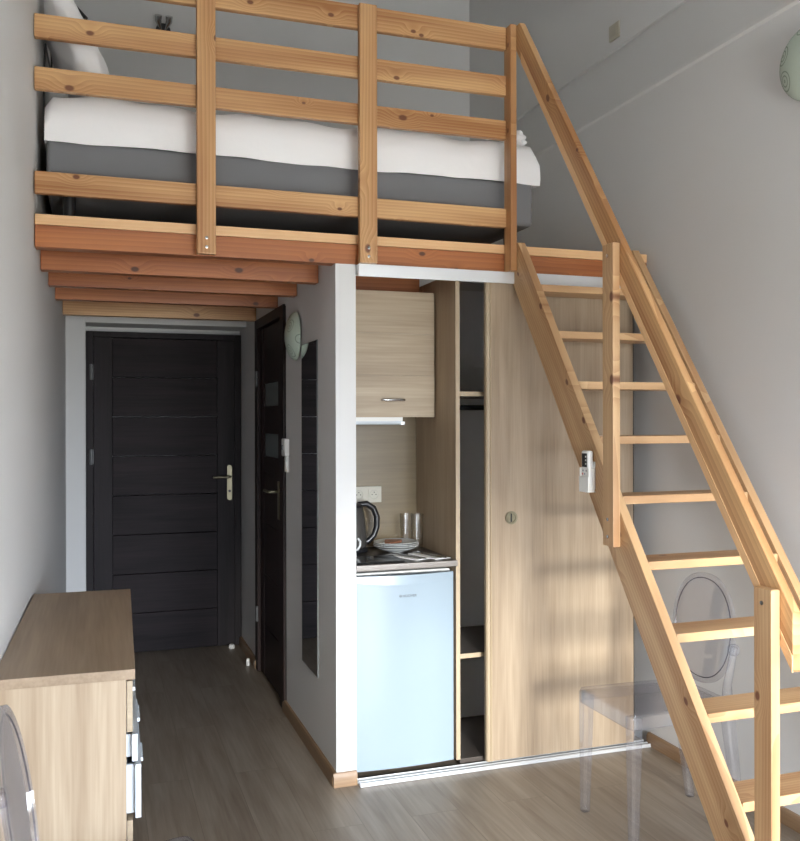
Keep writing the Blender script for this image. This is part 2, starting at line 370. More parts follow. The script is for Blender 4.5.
# ------------------------------------------------------------------ doors
def entrance_door():
    d = thing('door_1', (.455, 6.04, 0), None, None, kind='structure')
    b = B()
    box(b, -.034, .010, 6.02, 6.074, .002, 2.066, .003); box(b, .90, .944, 6.02, 6.074, .002, 2.066, .003); box(b, .010, .90, 6.02, 6.074, 2.03, 2.066, .003)
    mk('door_frame', b, WENGE_V, d)
    b = B(); box(b, .012, .125, 6.008, 6.05, .008, 2.028, .003); box(b, .785, .898, 6.008, 6.05, .008, 2.028, .003); mk('stile', b, WENGE_V, d)
    b = B(); n = 8; z0 = .008; h = 2.02/n
    for i in range(n): box(b, .1255, .7845, 6.012, 6.048, z0+i*h, z0+(i+1)*h-.003, .004)
    mk('door_panel', b, WENGE_H, d)
    for z in (.30, 1.267, 1.806):
        b = B(); lathe(b, [(0, 0), (.009, 0), (.009, .10), (0, .10)], T(-.003, 6.008, z-.05), 12); box(b, -.014, .012, 6.013, 6.017, z-.045, z+.045); mk('hinge', b, HINGE, d)
    h = B(); prism(h, [(.864+.016*math.cos(a), (1.185 if a < PI else .985)+.016*math.sin(a)) for a in [i*PI/8 for i in range(9)]+[PI+.001+i*PI/8 for i in range(9)]], 6.002, 6.009, 'Y', .001)
    pl = mk('handle_plate', h, BRASS, d)
    b = B(); tube(b, [(.864, 6.006, 1.125), (.864, 5.962, 1.125), (.855, 5.952, 1.125), (.75, 5.950, 1.125)], .009, 12); mk('handle_lever', b, BRASS, pl)
    b = B(); lathe(b, [(0, 0), (.009, 0), (.009, .003), (0, .003)], T(.864, 6.003, 1.03) @ RX(PI/2), 16); mk('keyhole', b, BLACK, pl)
entrance_door()
def bathroom_door():
    d = thing('door_2', (XH, 5.0, 0), None, None, kind='structure')
    b = B()
    for y0, y1, z0, z1 in ((4.575, 4.655, .002, 2.097), (5.345, 5.425, .002, 2.097), (4.655, 5.345, 2.04, 2.097)):
        box(b, XH-.013, XE+.013, y0, y1, z0, z1, .003)
    mk('door_frame', b, WENGE_R, d)
    b = B(); X0, X1 = XH+.006, XH+.046
    for y0, y1, z0, z1 in ((4.658, 4.80, .008, 2.036), (5.235, 5.342, .008, 2.036)): box(b, X0, X1, y0, y1, z0, z1, .003)
    mk('stile', b, WENGE_R, d)
    cuts = [.008, .30, .60, .90, 1.19, 1.29, 1.42, 1.58, 1.71, 2.036]
    b = B()
    for i, (z0, z1) in enumerate(zip(cuts[:-1], cuts[1:])):
        if i in (5, 7): continue
        box(b, X0+.003, X1-.003, 4.8, 5.235, z0+.0015, z1-.0015, .003)
    mk('door_panel', b, WENGE_R, d)
    for z0, z1 in ((1.29, 1.42), (1.58, 1.71)):
        b = B(); box(b, X0+.012, X1-.012, 4.8, 5.235, z0, z1); mk('glass_strip', b, FROST, d)
    b = B(); box(b, X0-.007, X0, 4.757, 4.793, .965, 1.17, .002); pl = mk('handle_plate', b, BRASS, d)
    b = B(); tube(b, [(X0-.004, 4.775, 1.115), (X0-.05, 4.775, 1.115), (X0-.058, 4.785, 1.115), (X0-.058, 4.895, 1.115)], .008, 12); mk('handle_lever', b, BRASS, pl)
    for z in (.3, 1.7): b = B(); lathe(b, [(0, 0), (.008, 0), (.008, .09), (0, .09)], T(XH-.016, 5.345, z), 12); mk('hinge', b, HINGE, d)
bathroom_door()
b = B(); lathe(b, [(0, 0), (.02, 0), (.02, .018), (.014, .026), (0, .026)], T(.868, 5.955, 0), 20)
tag(mk('door_stop', b, WHITE), 'small white door stop on the floor in front of the entrance door', 'door stop')
b = B(); lathe(b, [(0, 0), (.011, 0), (.011, .035), (.008, .043), (0, .045)], T(.9, 5.5, 0), 20)
tag(mk('door_stop', b, WHITE), 'small white door stop on the floor by the brown bathroom door frame', 'door stop')

# ------------------------------------------------------------------ loft platform
def board(name, par, X, Y, poly_or_box, mat, r=.003, axis=None, span=None):
    """a board: bm in world coordinates plus its own grain axes (X along the grain)"""
    b = B()
    if axis: prism(b, poly_or_box, span[0], span[1], axis, r)
    else: box(b, *poly_or_box, r)
    vs = [v.co for v in b.verts]; c = sum(vs, Vector())/len(vs)
    return mk(name, b, mat, par, axes(X, Y, c))
XW = xl(3.6)
loft = thing('loft_platform', (1.1, D, 2.14), 'pine loft platform with reddish beam and joists carrying the bed', 'loft')
board('front_beam', loft, (1, 0, 0), (0, 0, 1), (XW+.002, XR-.002, D, D+.07, 2.14, 2.222), PINE_RED)
board('edge_board', loft, (1, 0, 0), (0, 0, 1), (XW+.002, XR-.002, D-.002, D+.16, 2.223, 2.262), PINE_PALE)
for y in (3.845, 4.285, 4.755):
    board('joist', loft, (1, 0, 0), (0, 0, 1), (xl(y)+.002, XH-.002, y, y+.06, 2.10, 2.222), PINE_RED)
board('joist', loft, (1, 0, 0), (0, 0, 1), (xl(5.4)+.002, XH-.002, 5.43, 5.49, 2.10, 2.222), PINE_RAIL)
board('ledger', loft, (1, 0, 0), (0, 0, 1), (XE+.003, 1.4865, 4.04, 4.1035, 2.085, 2.222), PINE_RED)
b = B()
for i in range(13):
    y0 = D+.165+i*.158; box(b, xl(y0)+.004, XR-.004, y0, y0+.155, 2.223, 2.253, .002)
mk('floorboard', b, PINE_RAIL, loft, axes((1, 0, 0), (0, 1, 0), (1.1, 4.6, 2.24)))

# ------------------------------------------------------------------ railing
rail = thing('loft_railing', (.8, D-.03, 2.14), 'pine loft railing of four horizontal boards on flat posts', 'railing')
XP = 1.735                                           # left face of the stair stringer
for x0, x1, z1 in ((.383, .455, 3.33), (1.032, 1.107, 3.195)):
    p = board('post', rail, (0, 0, 1), (1, 0, 0), (x0, x1, D-.062, D-.032, 2.138, z1), PINE_RAIL, .004)
    for z in (2.165, 2.2):
        b = B(); lathe(b, [(0, 0), (.006, 0), (.006, .002), (0, .003)], T((x0+x1)/2, D-.061, z) @ RX(PI/2), 12); mk('bolt', b, CHROME, p)
board('post', rail, (0, 0, 1), (0, 1, 0), (XP-.031, XP-.001, D-.07, D-.003, 2.139, 3.20), PINE_RAIL, .004)
for z0, z1 in ((2.331, 2.413), (2.712, 2.795), (2.902, 2.989), (3.102, 3.199)):
    board('rail_board', rail, (1, 0, 0), (0, 0, 1), (XW+.003, XP-.032, D-.031, D-.003, z0, z1), PINE_RAIL, .004)

# ------------------------------------------------------------------ staircase
SL = 1.374; XS1 = 2.307                                # slope, left face of the far stringer
def zu(y): return .321+SL*(y-2.08)                    # upper edge of the stringers
def zl_(y): return zu(y)-.24
stair = thing('loft_staircase', (2.03, 1.95, 0), 'steep open pine staircase with handrail leading up to the loft', 'staircase')
ytop = D-.004
poly = [(2.08+(0-.321)/SL, 0), (2.08+(.24-.321)/SL, 0), (ytop, zl_(ytop)), (ytop, min(zu(ytop), 2.262)), (2.08+(2.262-.321)/SL, 2.262)]
sd = (0, 1, SL)
for x0 in (XP, XS1):
    s = board('stringer', stair, sd, (0, -SL, 1), poly, PINE, .003, 'X', (x0, x0+.035))
for k in range(10):
    z = 2.063-.2085*k; y = 3.352-.153*k
    board('tread', stair, (1, 0, 0), (0, 1, 0), (XP+.036, XS1-.001, y, y+.135, z-.03, z), PINE, .003)
p1 = board('newel_post', stair, (0, 0, 1), (0, 1, 0), (XP-.031, XP-.001, 2.700, 2.768, 1.056, 2.113), PINE, .004)
p2 = board('newel_post', stair, (0, 0, 1), (0, 1, 0), (XP-.031, XP-.001, 1.937, 2.005, .001, 1.045), PINE, .004)
for p, y, zs in ((p1, 2.734, (1.09, 1.15, 2.07)), (p2, 1.971, (.10, .16, 1.005))):
    for z in zs:
        b = B(); lathe(b, [(0, 0), (.006, 0), (.006, .002), (0, .003)], T(XP-.0315, y, z) @ RY(-PI/2), 12); mk('bolt', b, CHROME, p)
def hu(y): return 2.035+1.398*(y-2.64)
ya, yb = 1.893, D-.073
yt = 2.64+(3.199-2.035)/1.398
board('handrail', stair, (0, 1, 1.398), (0, -1.398, 1), [(ya, hu(ya)-.158), (ya, hu(ya)), (yt, 3.199), (3.53, 3.199), (3.53, hu(3.53)-.158)], PINE_RAIL, .006, 'X', (XP, XP+.029))
hr = [o for o in stair.children if o.name.startswith('handrail')][0]
board('edge_strip', hr, (0, 1, 1.398), (0, -1.398, 1), [(ya+.002, hu(ya)-.157), (ya+.002, hu(ya)-.112), (3.46, hu(3.46)-.112), (3.46, hu(3.46)-.157)], PINE_PALE, .001, 'X', (XP-.0012, XP+.003))

# ------------------------------------------------------------------ kitchen niche and wardrobe
ward = thing('sliding_wardrobe', (1.93, 3.58, 0), 'tall oak sliding door wardrobe half open beside the fridge', 'wardrobe')
YB = 4.103
b = B(); box(b, 1.487, 1.505, 3.596, YB, .03, 2.136, .0015); mk('side_panel', b, OAK_PANEL, ward)
b = B(); box(b, 1.4865, 1.5055, 3.5935, 3.5955, .03, 2.136); mk('edge_strip', b, OAK_EDGE, ward)
b = B(); box(b, 2.352, 2.370, 3.600, YB, .03, 2.136, .0015); mk('side_panel', b, OAK_V, ward)
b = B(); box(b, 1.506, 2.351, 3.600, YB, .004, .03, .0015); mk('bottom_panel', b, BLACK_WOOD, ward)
b = B(); box(b, 1.506, 2.351, YB-.006, YB-.001, .03, 2.136); mk('back_panel', b, plain('wardrobe_back', (.85, .86, .88), .7), ward)
for z in (.457, 1.602):
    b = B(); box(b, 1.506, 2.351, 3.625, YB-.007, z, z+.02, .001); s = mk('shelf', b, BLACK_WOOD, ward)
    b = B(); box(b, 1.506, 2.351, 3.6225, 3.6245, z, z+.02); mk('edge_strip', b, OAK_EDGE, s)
b = B(); tube(b, [(1.507, 3.85, 1.555), (2.350, 3.85, 1.555)], .0125, 14); mk('hanging_rail', b, BLACK, ward)
b = B(); box(b, 2.3475, 2.3585, 3.562, 3.599, .02, 2.097); mk('gap_shade', b, GAP_DARK, ward)  # black strip added to stand for the dark gap beside the door
dr_x0, dr_x1 = 1.610, 2.348
b = B(); box(b, 1.636, dr_x1-.003, 3.548, 3.566, .022, 2.098, .001); dr = mk('sliding_door', b, OAK_DOOR, ward)
b = B(); prism(b, [(dr_x0, 3.572), (dr_x0, 3.552), (dr_x0+.006, 3.546), (1.624, 3.545), (1.627, 3.549), (1.630, 3.545), (1.6355, 3.546), (1.6355, 3.572)], .022, 2.098, 'Z')
mk('grip_profile', b, OAK_EDGE, dr)
b = B(); lathe(b, [(0, 0), (.020, 0), (.027, .002), (.029, .004), (.029, .0055), (.022, .005), (.02, .002), (0, .002)], T(1.727, 3.548, 1.072) @ RX(PI/2), 32)
lk = mk('finger_pull', b, BRASS, dr); b = B(); box(b, 1.7235, 1.7305, 3.5445, 3.5465, 1.054, 1.09, .001); mk('slot', b, BLACK, lk)
b = B(); box(b, XE+.002, XR-.002, 3.53, 3.60, 2.098, 2.138, .002); box(b, XE+.002, XR-.002, 3.526, 3.53, 2.088, 2.138, .001); mk('top_track', b, ALU, ward)
b = B(); box(b, XE+.002, XR-.02, 3.515, 3.592, .001, .006, .001)
for y in (3.517, 3.541, 3.572): box(b, XE+.002, XR-.02, y, y+.004, .006, .016, .001)
mk('bottom_track', b, ALU, ward)

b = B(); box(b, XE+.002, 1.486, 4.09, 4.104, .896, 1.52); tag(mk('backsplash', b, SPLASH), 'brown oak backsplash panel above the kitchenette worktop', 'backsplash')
wt = thing('worktop', (1.26, 3.84, .871), 'dark worktop with steel front edge on the white fridge', 'worktop')
b = B(); box(b, XE+.002, 1.486, 3.578, 4.089, .871, .895, .002); mk('slab', b, WORKTOP, wt)
b = B(); box(b, XE+.002, 1.486, 3.569, 3.5775, .870, .896, .003); mk('edge_trim', b, STEEL, wt)
# fridge
fr = thing('fridge', (1.255, 3.84, .017), 'small white undercounter fridge beneath the dark worktop', 'fridge')
b = B(); box(b, 1.036, 1.478, 3.64, 4.09, .03, .852, .006); mk('body', b, WHITE, fr)
for x in (1.07, 1.44):
    for y in (3.68, 4.04): b = B(); lathe(b, [(0, 0), (.018, 0), (.018, .014), (0, .014)], T(x, y, .018), 16); mk('foot', b, BLACK, fr)
b = B(); pts = []
nx = 24                                               # gently bowed door front
x0, x1 = 1.034, 1.472
front = [(x0+(x1-x0)*i/nx, 3.590-.012*(1-(2*i/nx-1)**2)) for i in range(nx+1)]
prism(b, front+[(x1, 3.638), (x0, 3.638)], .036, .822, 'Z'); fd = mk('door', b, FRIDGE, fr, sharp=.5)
b = B()
for i in range(nx):                                   # grip strip along the top with a curved lower lip
    pass
zs = [.822-.016*(1-(2*i/nx-1)**2) for i in range(nx+1)]
t = bmesh.new(); rows = []
for i, (x, y) in enumerate(front):
    yo = y-.010*(1-(2*i/nx-1)**2)-.002
    rows.append([t.verts.new(p) for p in ((x, yo, zs[i]), (x, yo+.003, .846), (x, 3.638, .846), (x, 3.638, zs[i]))])
for a, c in zip(rows[:-1], rows[1:]):
    for k in range(4): t.faces.new((a[k], a[(k+1) % 4], c[(k+1) % 4], c[k]))
t.faces.new(rows[0]); t.faces.new(rows[-1][::-1]); bmesh.ops.recalc_face_normals(t, faces=t.faces); merge(b, t)
mk('grip', b, FRIDGE, fd)
b = B(); lathe(b, [(.0055, 0), (.0055, .001), (.0042, .001), (.0042, 0), (.0055, 0)], T(1.228, 3.5779, .757) @ RX(PI/2), 24); box(b, 1.2245, 1.2315, 3.5769, 3.5782, .7560, .7580)
mk('logo_emblem', b, INK, fd)
b = words('HOOVER', .0155, T(1.237, 3.5774, .7515) @ RX(PI/2)); mk('logo_lettering', b, INK, fd)
# wall cabinet
cab = thing('wall_cabinet', (1.26, 3.97, 1.511), 'pale oak wall cabinet with small handle above the worktop', 'cabinet')
b = B(); box(b, XE+.003, 1.482, 3.849, 4.103, 1.524, 2.08, .001); mk('body', b, OAK_H, cab)
b = B(); n = 3
for i in range(n): box(b, XE+.003, 1.480, 3.83, 3.848, 1.511+i*.1883, 1.511+(i+1)*.1883-.0006, .0004)
cd = mk('door', b, OAK_H, cab)
b = B(); tube(b, [(1.228, 3.831, 1.588), (1.230, 3.812, 1.588), (1.240, 3.806, 1.588), (1.318, 3.806, 1.588), (1.328, 3.812, 1.588), (1.330, 3.831, 1.588)], .006, 10, flat=(1, 1)); mk('handle', b, CHROME, cd)
ul = thing('undercabinet_light', (1.19, 3.87, 1.48), 'slim white strip light fixed under the oak wall cabinet', 'light')
b = B(); box(b, XE+.006, 1.335, 3.852, 3.895, 1.492, 1.5225, .003); mk('housing', b, WHITE, ul)
b = B(); lathe(b, [(0, 0), (.010, 0), (.010, .29), (0, .29)], T(XE+.01, 3.862, 1.487) @ RY(PI/2), 16); mk('tube', b, WHITE_GLOSS, ul)
b = B(); box(b, 1.325, 1.344, 3.848, 3.877, 1.476, 1.4915, .002); mk('end_cap', b, ALU, ul)
# sockets
so = thing('double_socket', (1.247, 4.09, 1.107), 'cream double power socket on the backsplash above the kettle', 'socket')
b = B(); box(b, 1.150, 1.306, 4.080, 4.0895, 1.107, 1.183, .003); mk('frame', b, CREAM, so)
for x in (1.191, 1.267):
    b = B(); box(b, x-.029, x+.029, 4.077, 4.0815, 1.116, 1.174, .002); pl = mk('socket_plate', b, CREAM, so)
    b = B(); lathe(b, [(.022, 0), (.022, .003), (.0195, .003), (.0195, -.0), (0, 0)], T(x, 4.0775, 1.145) @ RX(PI/2), 28); w_ = mk('socket_well', b, CREAM_DARK, pl)
    b = B()
    for dx in (-.0095, .0095): lathe(b, [(0, 0), (.0028, 0), (.0028, .002), (0, .002)], T(x+dx, 4.0775, 1.145) @ RX(PI/2), 10)
    lathe(b, [(0, 0), (.0025, 0), (.0025, .006), (0, .006)], T(x, 4.0775, 1.156) @ RX(PI/2), 10)
    mk('pin_hole', b, BLACK, w_)
ZT = .8955
b = B(); box(b, 1.05, 1.262, 3.615, 3.79, ZT, ZT+.005, .002)
tag(mk('hob', b, HOB), 'flat black glass hob set on the dark worktop', 'hob')
ZH = ZT+.0004
# kettle
kx, ky = 1.125, 3.985
kt = thing('kettle', (kx, ky, ZH), 'black electric kettle half hidden behind the white wall end', 'kettle')
b = B(); lathe(b, [(0, 0), (.078, 0), (.080, .006), (.078, .018), (.05, .02), (0, .02)], T(kx, ky, ZH), 36); mk('power_base', b, BLACK, kt)
b = B(); lathe(b, [(0, .021), (.070, .021), (.074, .03), (.072, .10), (.064, .17), (.058, .20), (0, .20)], T(kx, ky, ZH), 40); prism(b, [(-.058, .20), (-.085, .192), (-.066, .15)], -.018, .018, 'Y', .004, 2, T(kx, ky, ZH)); mk('body', b, plain('kettle_steel', (.10, .095, .09), .3, metal=.5), kt)
b = B(); lathe(b, [(.059, .2005), (.056, .212), (.03, .222), (0, .224)], T(kx, ky, ZH), 36); lathe(b, [(0, .222), (.012, .222), (.010, .236), (0, .238)], T(kx, ky, ZH), 18); mk('lid', b, BLACK, kt)
hp = [(kx+.035, ky-.005, ZH+.212), (kx+.075, ky-.007, ZH+.217), (kx+.108, ky-.008, ZH+.195), (kx+.124, ky-.008, ZH+.155), (kx+.124, ky-.008, ZH+.11), (kx+.110, ky-.008, ZH+.07), (kx+.085, ky-.007, ZH+.045), (kx+.066, ky-.005, ZH+.038)]
b = B(); tube(b, hp, [.014, .014, .0145, .0145, .014, .0135, .013, .013], 12, ref=(0, 1, 0)); mk('handle', b, BLACK, kt)
# mug
mg = thing('mug', (1.066, 3.84, ZT), 'white mug in front of the black kettle', 'mug')
b = B(); zz = ZH; lathe(b, [(0, 0), (.036, 0), (.039, .004), (.040, .092), (.0385, .094), (.0365, .092), (.0355, .008), (0, .006)], T(1.066, 3.84, zz), 32); mk('cup', b, CERAM, mg)
b = B(); tube(b, [(1.117, 3.838, zz+.078), (1.118, 3.838, zz+.076), (1.128, 3.838, zz+.062), (1.127, 3.838, zz+.044), (1.117, 3.838, zz+.028), (1.102, 3.838, zz+.024)], .0055, 10, ref=(0, 1, 0)); mk('handle', b, CERAM, mg)
# plates
px, py = 1.318, 3.905
b = B(); lathe(b, [(0, 0), (.036, 0), (.038, .004), (.066, .008), (.088, .019), (.0895, .021), (.087, .022), (.064, .013), (.036, .007), (0, .006)], T(px, py, ZH), 40)
tag(mk('bowl', b, CERAM), 'white bowl at the bottom of the crockery stack', 'bowl')
def plate(z, r, lab, dx=0):
    b = B(); lathe(b, [(0, 0), (r*.58, 0), (r*.62, .003), (r*.97, .011), (r, .0125), (r*.985, .0145), (r*.63, .006), (0, .004)], T(px+dx, py, z), 44)
    tag(mk('plate', b, CERAM), lab, 'plate', 'plates in the crockery stack')
plate(ZH+.0195, .106, 'white plate lying directly on the bowl in the crockery stack')
plate(ZH+.0265, .105, 'white plate in the middle of the crockery stack', .002)
plate(ZH+.0335, .101, 'white plate on top of the crockery stack under brown sachets', -.002)
zt_ = ZH+.0385
for dx, dy, rz, lab in ((-.022, -.025, .5, 'brown sachet nearer the front on the top plate'), (-.005, .022, -.35, 'brown sachet at the back of the top plate')):
    b = B(); box(b, -.04, .04, -.018, .018, 0, .010, .004, 2, T(px+dx, py+dy, zt_+.003) @ RZ(rz)); tag(mk('sachet', b, BISCUIT), lab, 'sachet', 'sachets on the top plate')
# glasses
for i, (gx, gy, lab) in enumerate(((1.405, 4.01, 'clear drinking glass nearer the plates at the back of the worktop'), (1.452, 3.985, 'clear drinking glass nearer the oak side panel at the back of the worktop'))):
    b = B(); z0 = ZH if gx < 1.37 else ZT
    z0 = ZH if i == 0 else ZT
    if i == 0: gx -= .0
    lathe(b, [(0, 0), (.024, 0), (.026, .004), (.030, .16), (.0288, .16), (.0245, .012), (0, .010)], T(gx, gy, z0+.0003), 28)
    tag(mk('drinking_glass', b, GLASS), lab, 'glass', 'drinking glasses on the worktop')
# napkins and cutlery
def napkin(x, y, rz, lab):
    b = B(); M = T(x, y, 0) @ RZ(rz); box(b, -.042, .042, -.10, .10, ZT+.0003, ZT+.003, .001, 1, M)
    # a folded flap
    box(b, -.042, .0, -.10, .10, ZT+.003, ZT+.0048, .0008, 1, M)
    tag(mk('napkin', b, PAPER), lab, 'napkin', 'folded napkins on the worktop')
def fork(x, y, rz, z, lab):
    M = T(x, y, z) @ RZ(rz); b = B()
    tube(b, [M @ Vector((0, -.095, .003)), M @ Vector((0, -.04, .002)), M @ Vector((0, .03, .003)), M @ Vector((0, .05, .006))], [.006, .0045, .003, .0045], 8, flat=(1, .4))
    for dx in (-.0075, -.0025, .0025, .0075): tube(b, [M @ Vector((dx*.6, .048, .006)), M @ Vector((dx, .062, .005)), M @ Vector((dx, .095, .004))], [.0016, .0014, .0009], 6)
    tag(mk('fork', b, CHROME), lab, 'fork', 'forks on the napkins')
def knife(x, y, rz, z, lab):
    M = T(x, y, z) @ RZ(rz); b = B()
    tube(b, [M @ Vector((0, -.10, .003)), M @ Vector((0, -.05, .003)), M @ Vector((0, -.01, .0025))], [.006, .006, .0045], 8, flat=(1, .45))
    prism(b, [(-.004, -.012), (.006, -.012), (.009, .05), (.006, .095), (.0, .105), (-.004, .09)], .001, .003, 'Z', .0004, 1, M)
    tag(mk('knife', b, CHROME), lab, 'knife', 'knives on the napkins')
napkin(1.31, 3.725, .42, 'white folded napkin between the black hob and the other napkin')
napkin(1.411, 3.722, .30, 'white folded napkin beside the oak side panel of the wardrobe')
fork(1.30, 3.722, .44, ZT+.005, 'steel fork on the napkin nearer the black hob')
knife(1.324, 3.73, .40, ZT+.0035, 'steel knife on the napkin nearer the black hob')
fork(1.401, 3.72, .32, ZT+.005, 'steel fork on the napkin beside the oak side panel')
knife(1.426, 3.727, .28, ZT+.0035, 'steel knife on the napkin beside the oak side panel')

# ------------------------------------------------------------------ things on the hall wall
mi = thing('wall_mirror', (XH, 4.02, .362), 'tall narrow wall mirror on the hall wall reflecting the dark door', 'mirror')
b = B(); box(b, XH-.006, XH-.0005, 3.868, 4.172, .365, 1.852); mk('mirror_glass', b, MIRROR, mi)
b = B()
for y0, y1, z0, z1 in ((3.866, 3.868, .363, 1.854), (4.172, 4.174, .363, 1.854), (3.868, 4.172, 1.852, 1.854), (3.868, 4.172, .363, .365)): box(b, XH-.006, XH-.0005, y0, y1, z0, z1)
mk('edge', b, plain('mirror_edge', (.16, .17, .17), .4), mi)
def sconce(M, label, grp):
    s = thing('wall_lamp', (0, 0, 0), label, 'wall lamp', grp); W[s.name] = Matrix()
    s.matrix_world = Matrix()
    b = B(); prof = [(.135*math.cos(a), .012+.078*math.sin(a)) for a in [i*PI/2/12 for i in range(12)]]+[(0, .09)]
    lathe(b, [(.128, .012)]+prof, RY(PI/2)@RZ(0), 48); mk('glass_shade', b, SWIRL, s)
    b = B(); lathe(b, [(0, 0), (.06, 0), (.06, .014), (0, .014)], RY(PI/2), 28); mk('mount', b, WHITE, s)
    for z in (-.131, .131): b = B(); tube(b, [(.004, 0, z*.8), (.012, 0, z*.97), (.022, 0, z*.99), (.026, 0, z*.96)], .004, 8, ref=(0, 1, 0)); mk('clip', b, CHROME, s)
    return s
s1 = sconce(None, 'swirl patterned green glass wall lamp above the narrow hall mirror', 'swirl glass wall lamps')
s1.matrix_world = T(XH, 4.275, 1.905) @ RZ(PI) @ Matrix.Diagonal((.7, .72, .88, 1)); W[s1.name] = s1.matrix_world.copy()
dup(s1, T(XR, 2.545, 2.768) @ RZ(PI), 'swirl patterned green glass wall lamp high on the bare right wall')
ic = thing('wall_intercom', (XH, 4.53, 1.235), 'white wall intercom beside the brown bathroom door frame', 'intercom')
b = B(); box(b, XH-.026, XH-.0005, 4.475, 4.555, 1.315, 1.405, .006); mk('base', b, WHITE, ic)
b = B(); box(b, XH-.018, XH-.0005, 4.48, 4.515, 1.235, 1.314, .004); mk('switch_box', b, WHITE, ic)
b = B(); lathe(b, [(0, 0), (.014, 0), (.012, .006), (0, .007)], T(XH-.025, 4.515, 1.36) @ RY(-PI/2), 20); mk('dial', b, GREY_PL, ic)
sk = thing('wall_switch', (XR+.075, 3.95, 3.40), 'beige socket plate high up on the right wall above the ledge', 'socket')
b = B(); box(b, XR+.063, XR+.0745, 3.90, 3.99, 3.418, 3.498, .003); mk('plate', b, CREAM, sk)
b = B(); box(b, XR+.059, XR+.0635, 3.915, 3.975, 3.432, 3.484, .003); mk('rocker', b, CREAM, sk)

# remote control on the stringer
rh = thing('remote_holder', (XP, 2.88, 1.235), 'white plastic holder screwed to the left stair stringer', 'remote holder')
b = B(); box(b, XP-.004, XP-.0005, 2.865, 2.925, 1.245, 1.345, .001); box(b, XP-.030, XP-.004, 2.863, 2.868, 1.236, 1.322, .001); box(b, XP-.030, XP-.004, 2.922, 2.927, 1.236, 1.322, .001); box(b, XP-.033, XP-.0295, 2.863, 2.927, 1.236, 1.29, .001); box(b, XP-.033, XP-.0005, 2.863, 2.927, 1.2335, 1.2365, .001)
mk('tray', b, WHITE, rh)
rc = thing('remote_control', (XP-.017, 2.895, 1.238), 'white air conditioner remote with dark screen in the stair holder', 'remote')
b = B(); box(b, XP-.028, XP-.006, 2.870, 2.920, 1.2375, 1.385, .007, 3); mk('body', b, WHITE, rc)
b = B(); box(b, XP-.0292, XP-.0275, 2.878, 2.912, 1.325, 1.375, .0006); scn = mk('screen', b, BLACK, rc)
for z in (1.337, 1.350, 1.363): b = B(); box(b, XP-.0297, XP-.0290, 2.881, 2.889, z-.003, z+.003); mk('digit', b, WHITE, scn)
for z, y in ((1.312, 2.883), (1.312, 2.905), (1.3, 2.894)): b = B(); lathe(b, [(0, 0), (.004, 0), (.003, .0015), (0, .002)], T(XP-.028, y, z) @ RY(-PI/2), 14); mk('button', b, GREY_PL, rc)
b = B(); lathe(b, [(0, 0), (.0045, 0), (.0035, .0015), (0, .002)], T(XP-.028, 2.908, 1.3) @ RY(-PI/2), 14); mk('button', b, RED_PL, rc)

# ------------------------------------------------------------------ bed on the loft
bed = thing('loft_bed', (.87, 4.4, 2.262), 'double bed with charcoal upholstered base standing on the loft', 'bed')
bx0, bx1, by0, by1 = -.160, 1.893, 3.655, 5.15
b = B(); box(b, bx0, bx1, by0, by1, 2.372, 2.57, .018, 3); mk('upholstered_base', b, GREY_FAB, bed)
b = B(); box(b, bx0+.03, bx1-.01, by0+.02, by1-.02, 2.571, 2.655, .03, 3); mk('mattress', b, LINEN, bed)
for x in (-.08, 1.80):
    for y in (3.72, 5.07):
        b = B(); z0 = 2.2625 if y < D+.163 else 2.2535; lathe(b, [(0, 0), (.02, 0), (.026, 2.373-z0), (0, 2.373-z0)], T(x, y, z0), 16); mk('leg', b, CHROME if False else BLACK, bed)
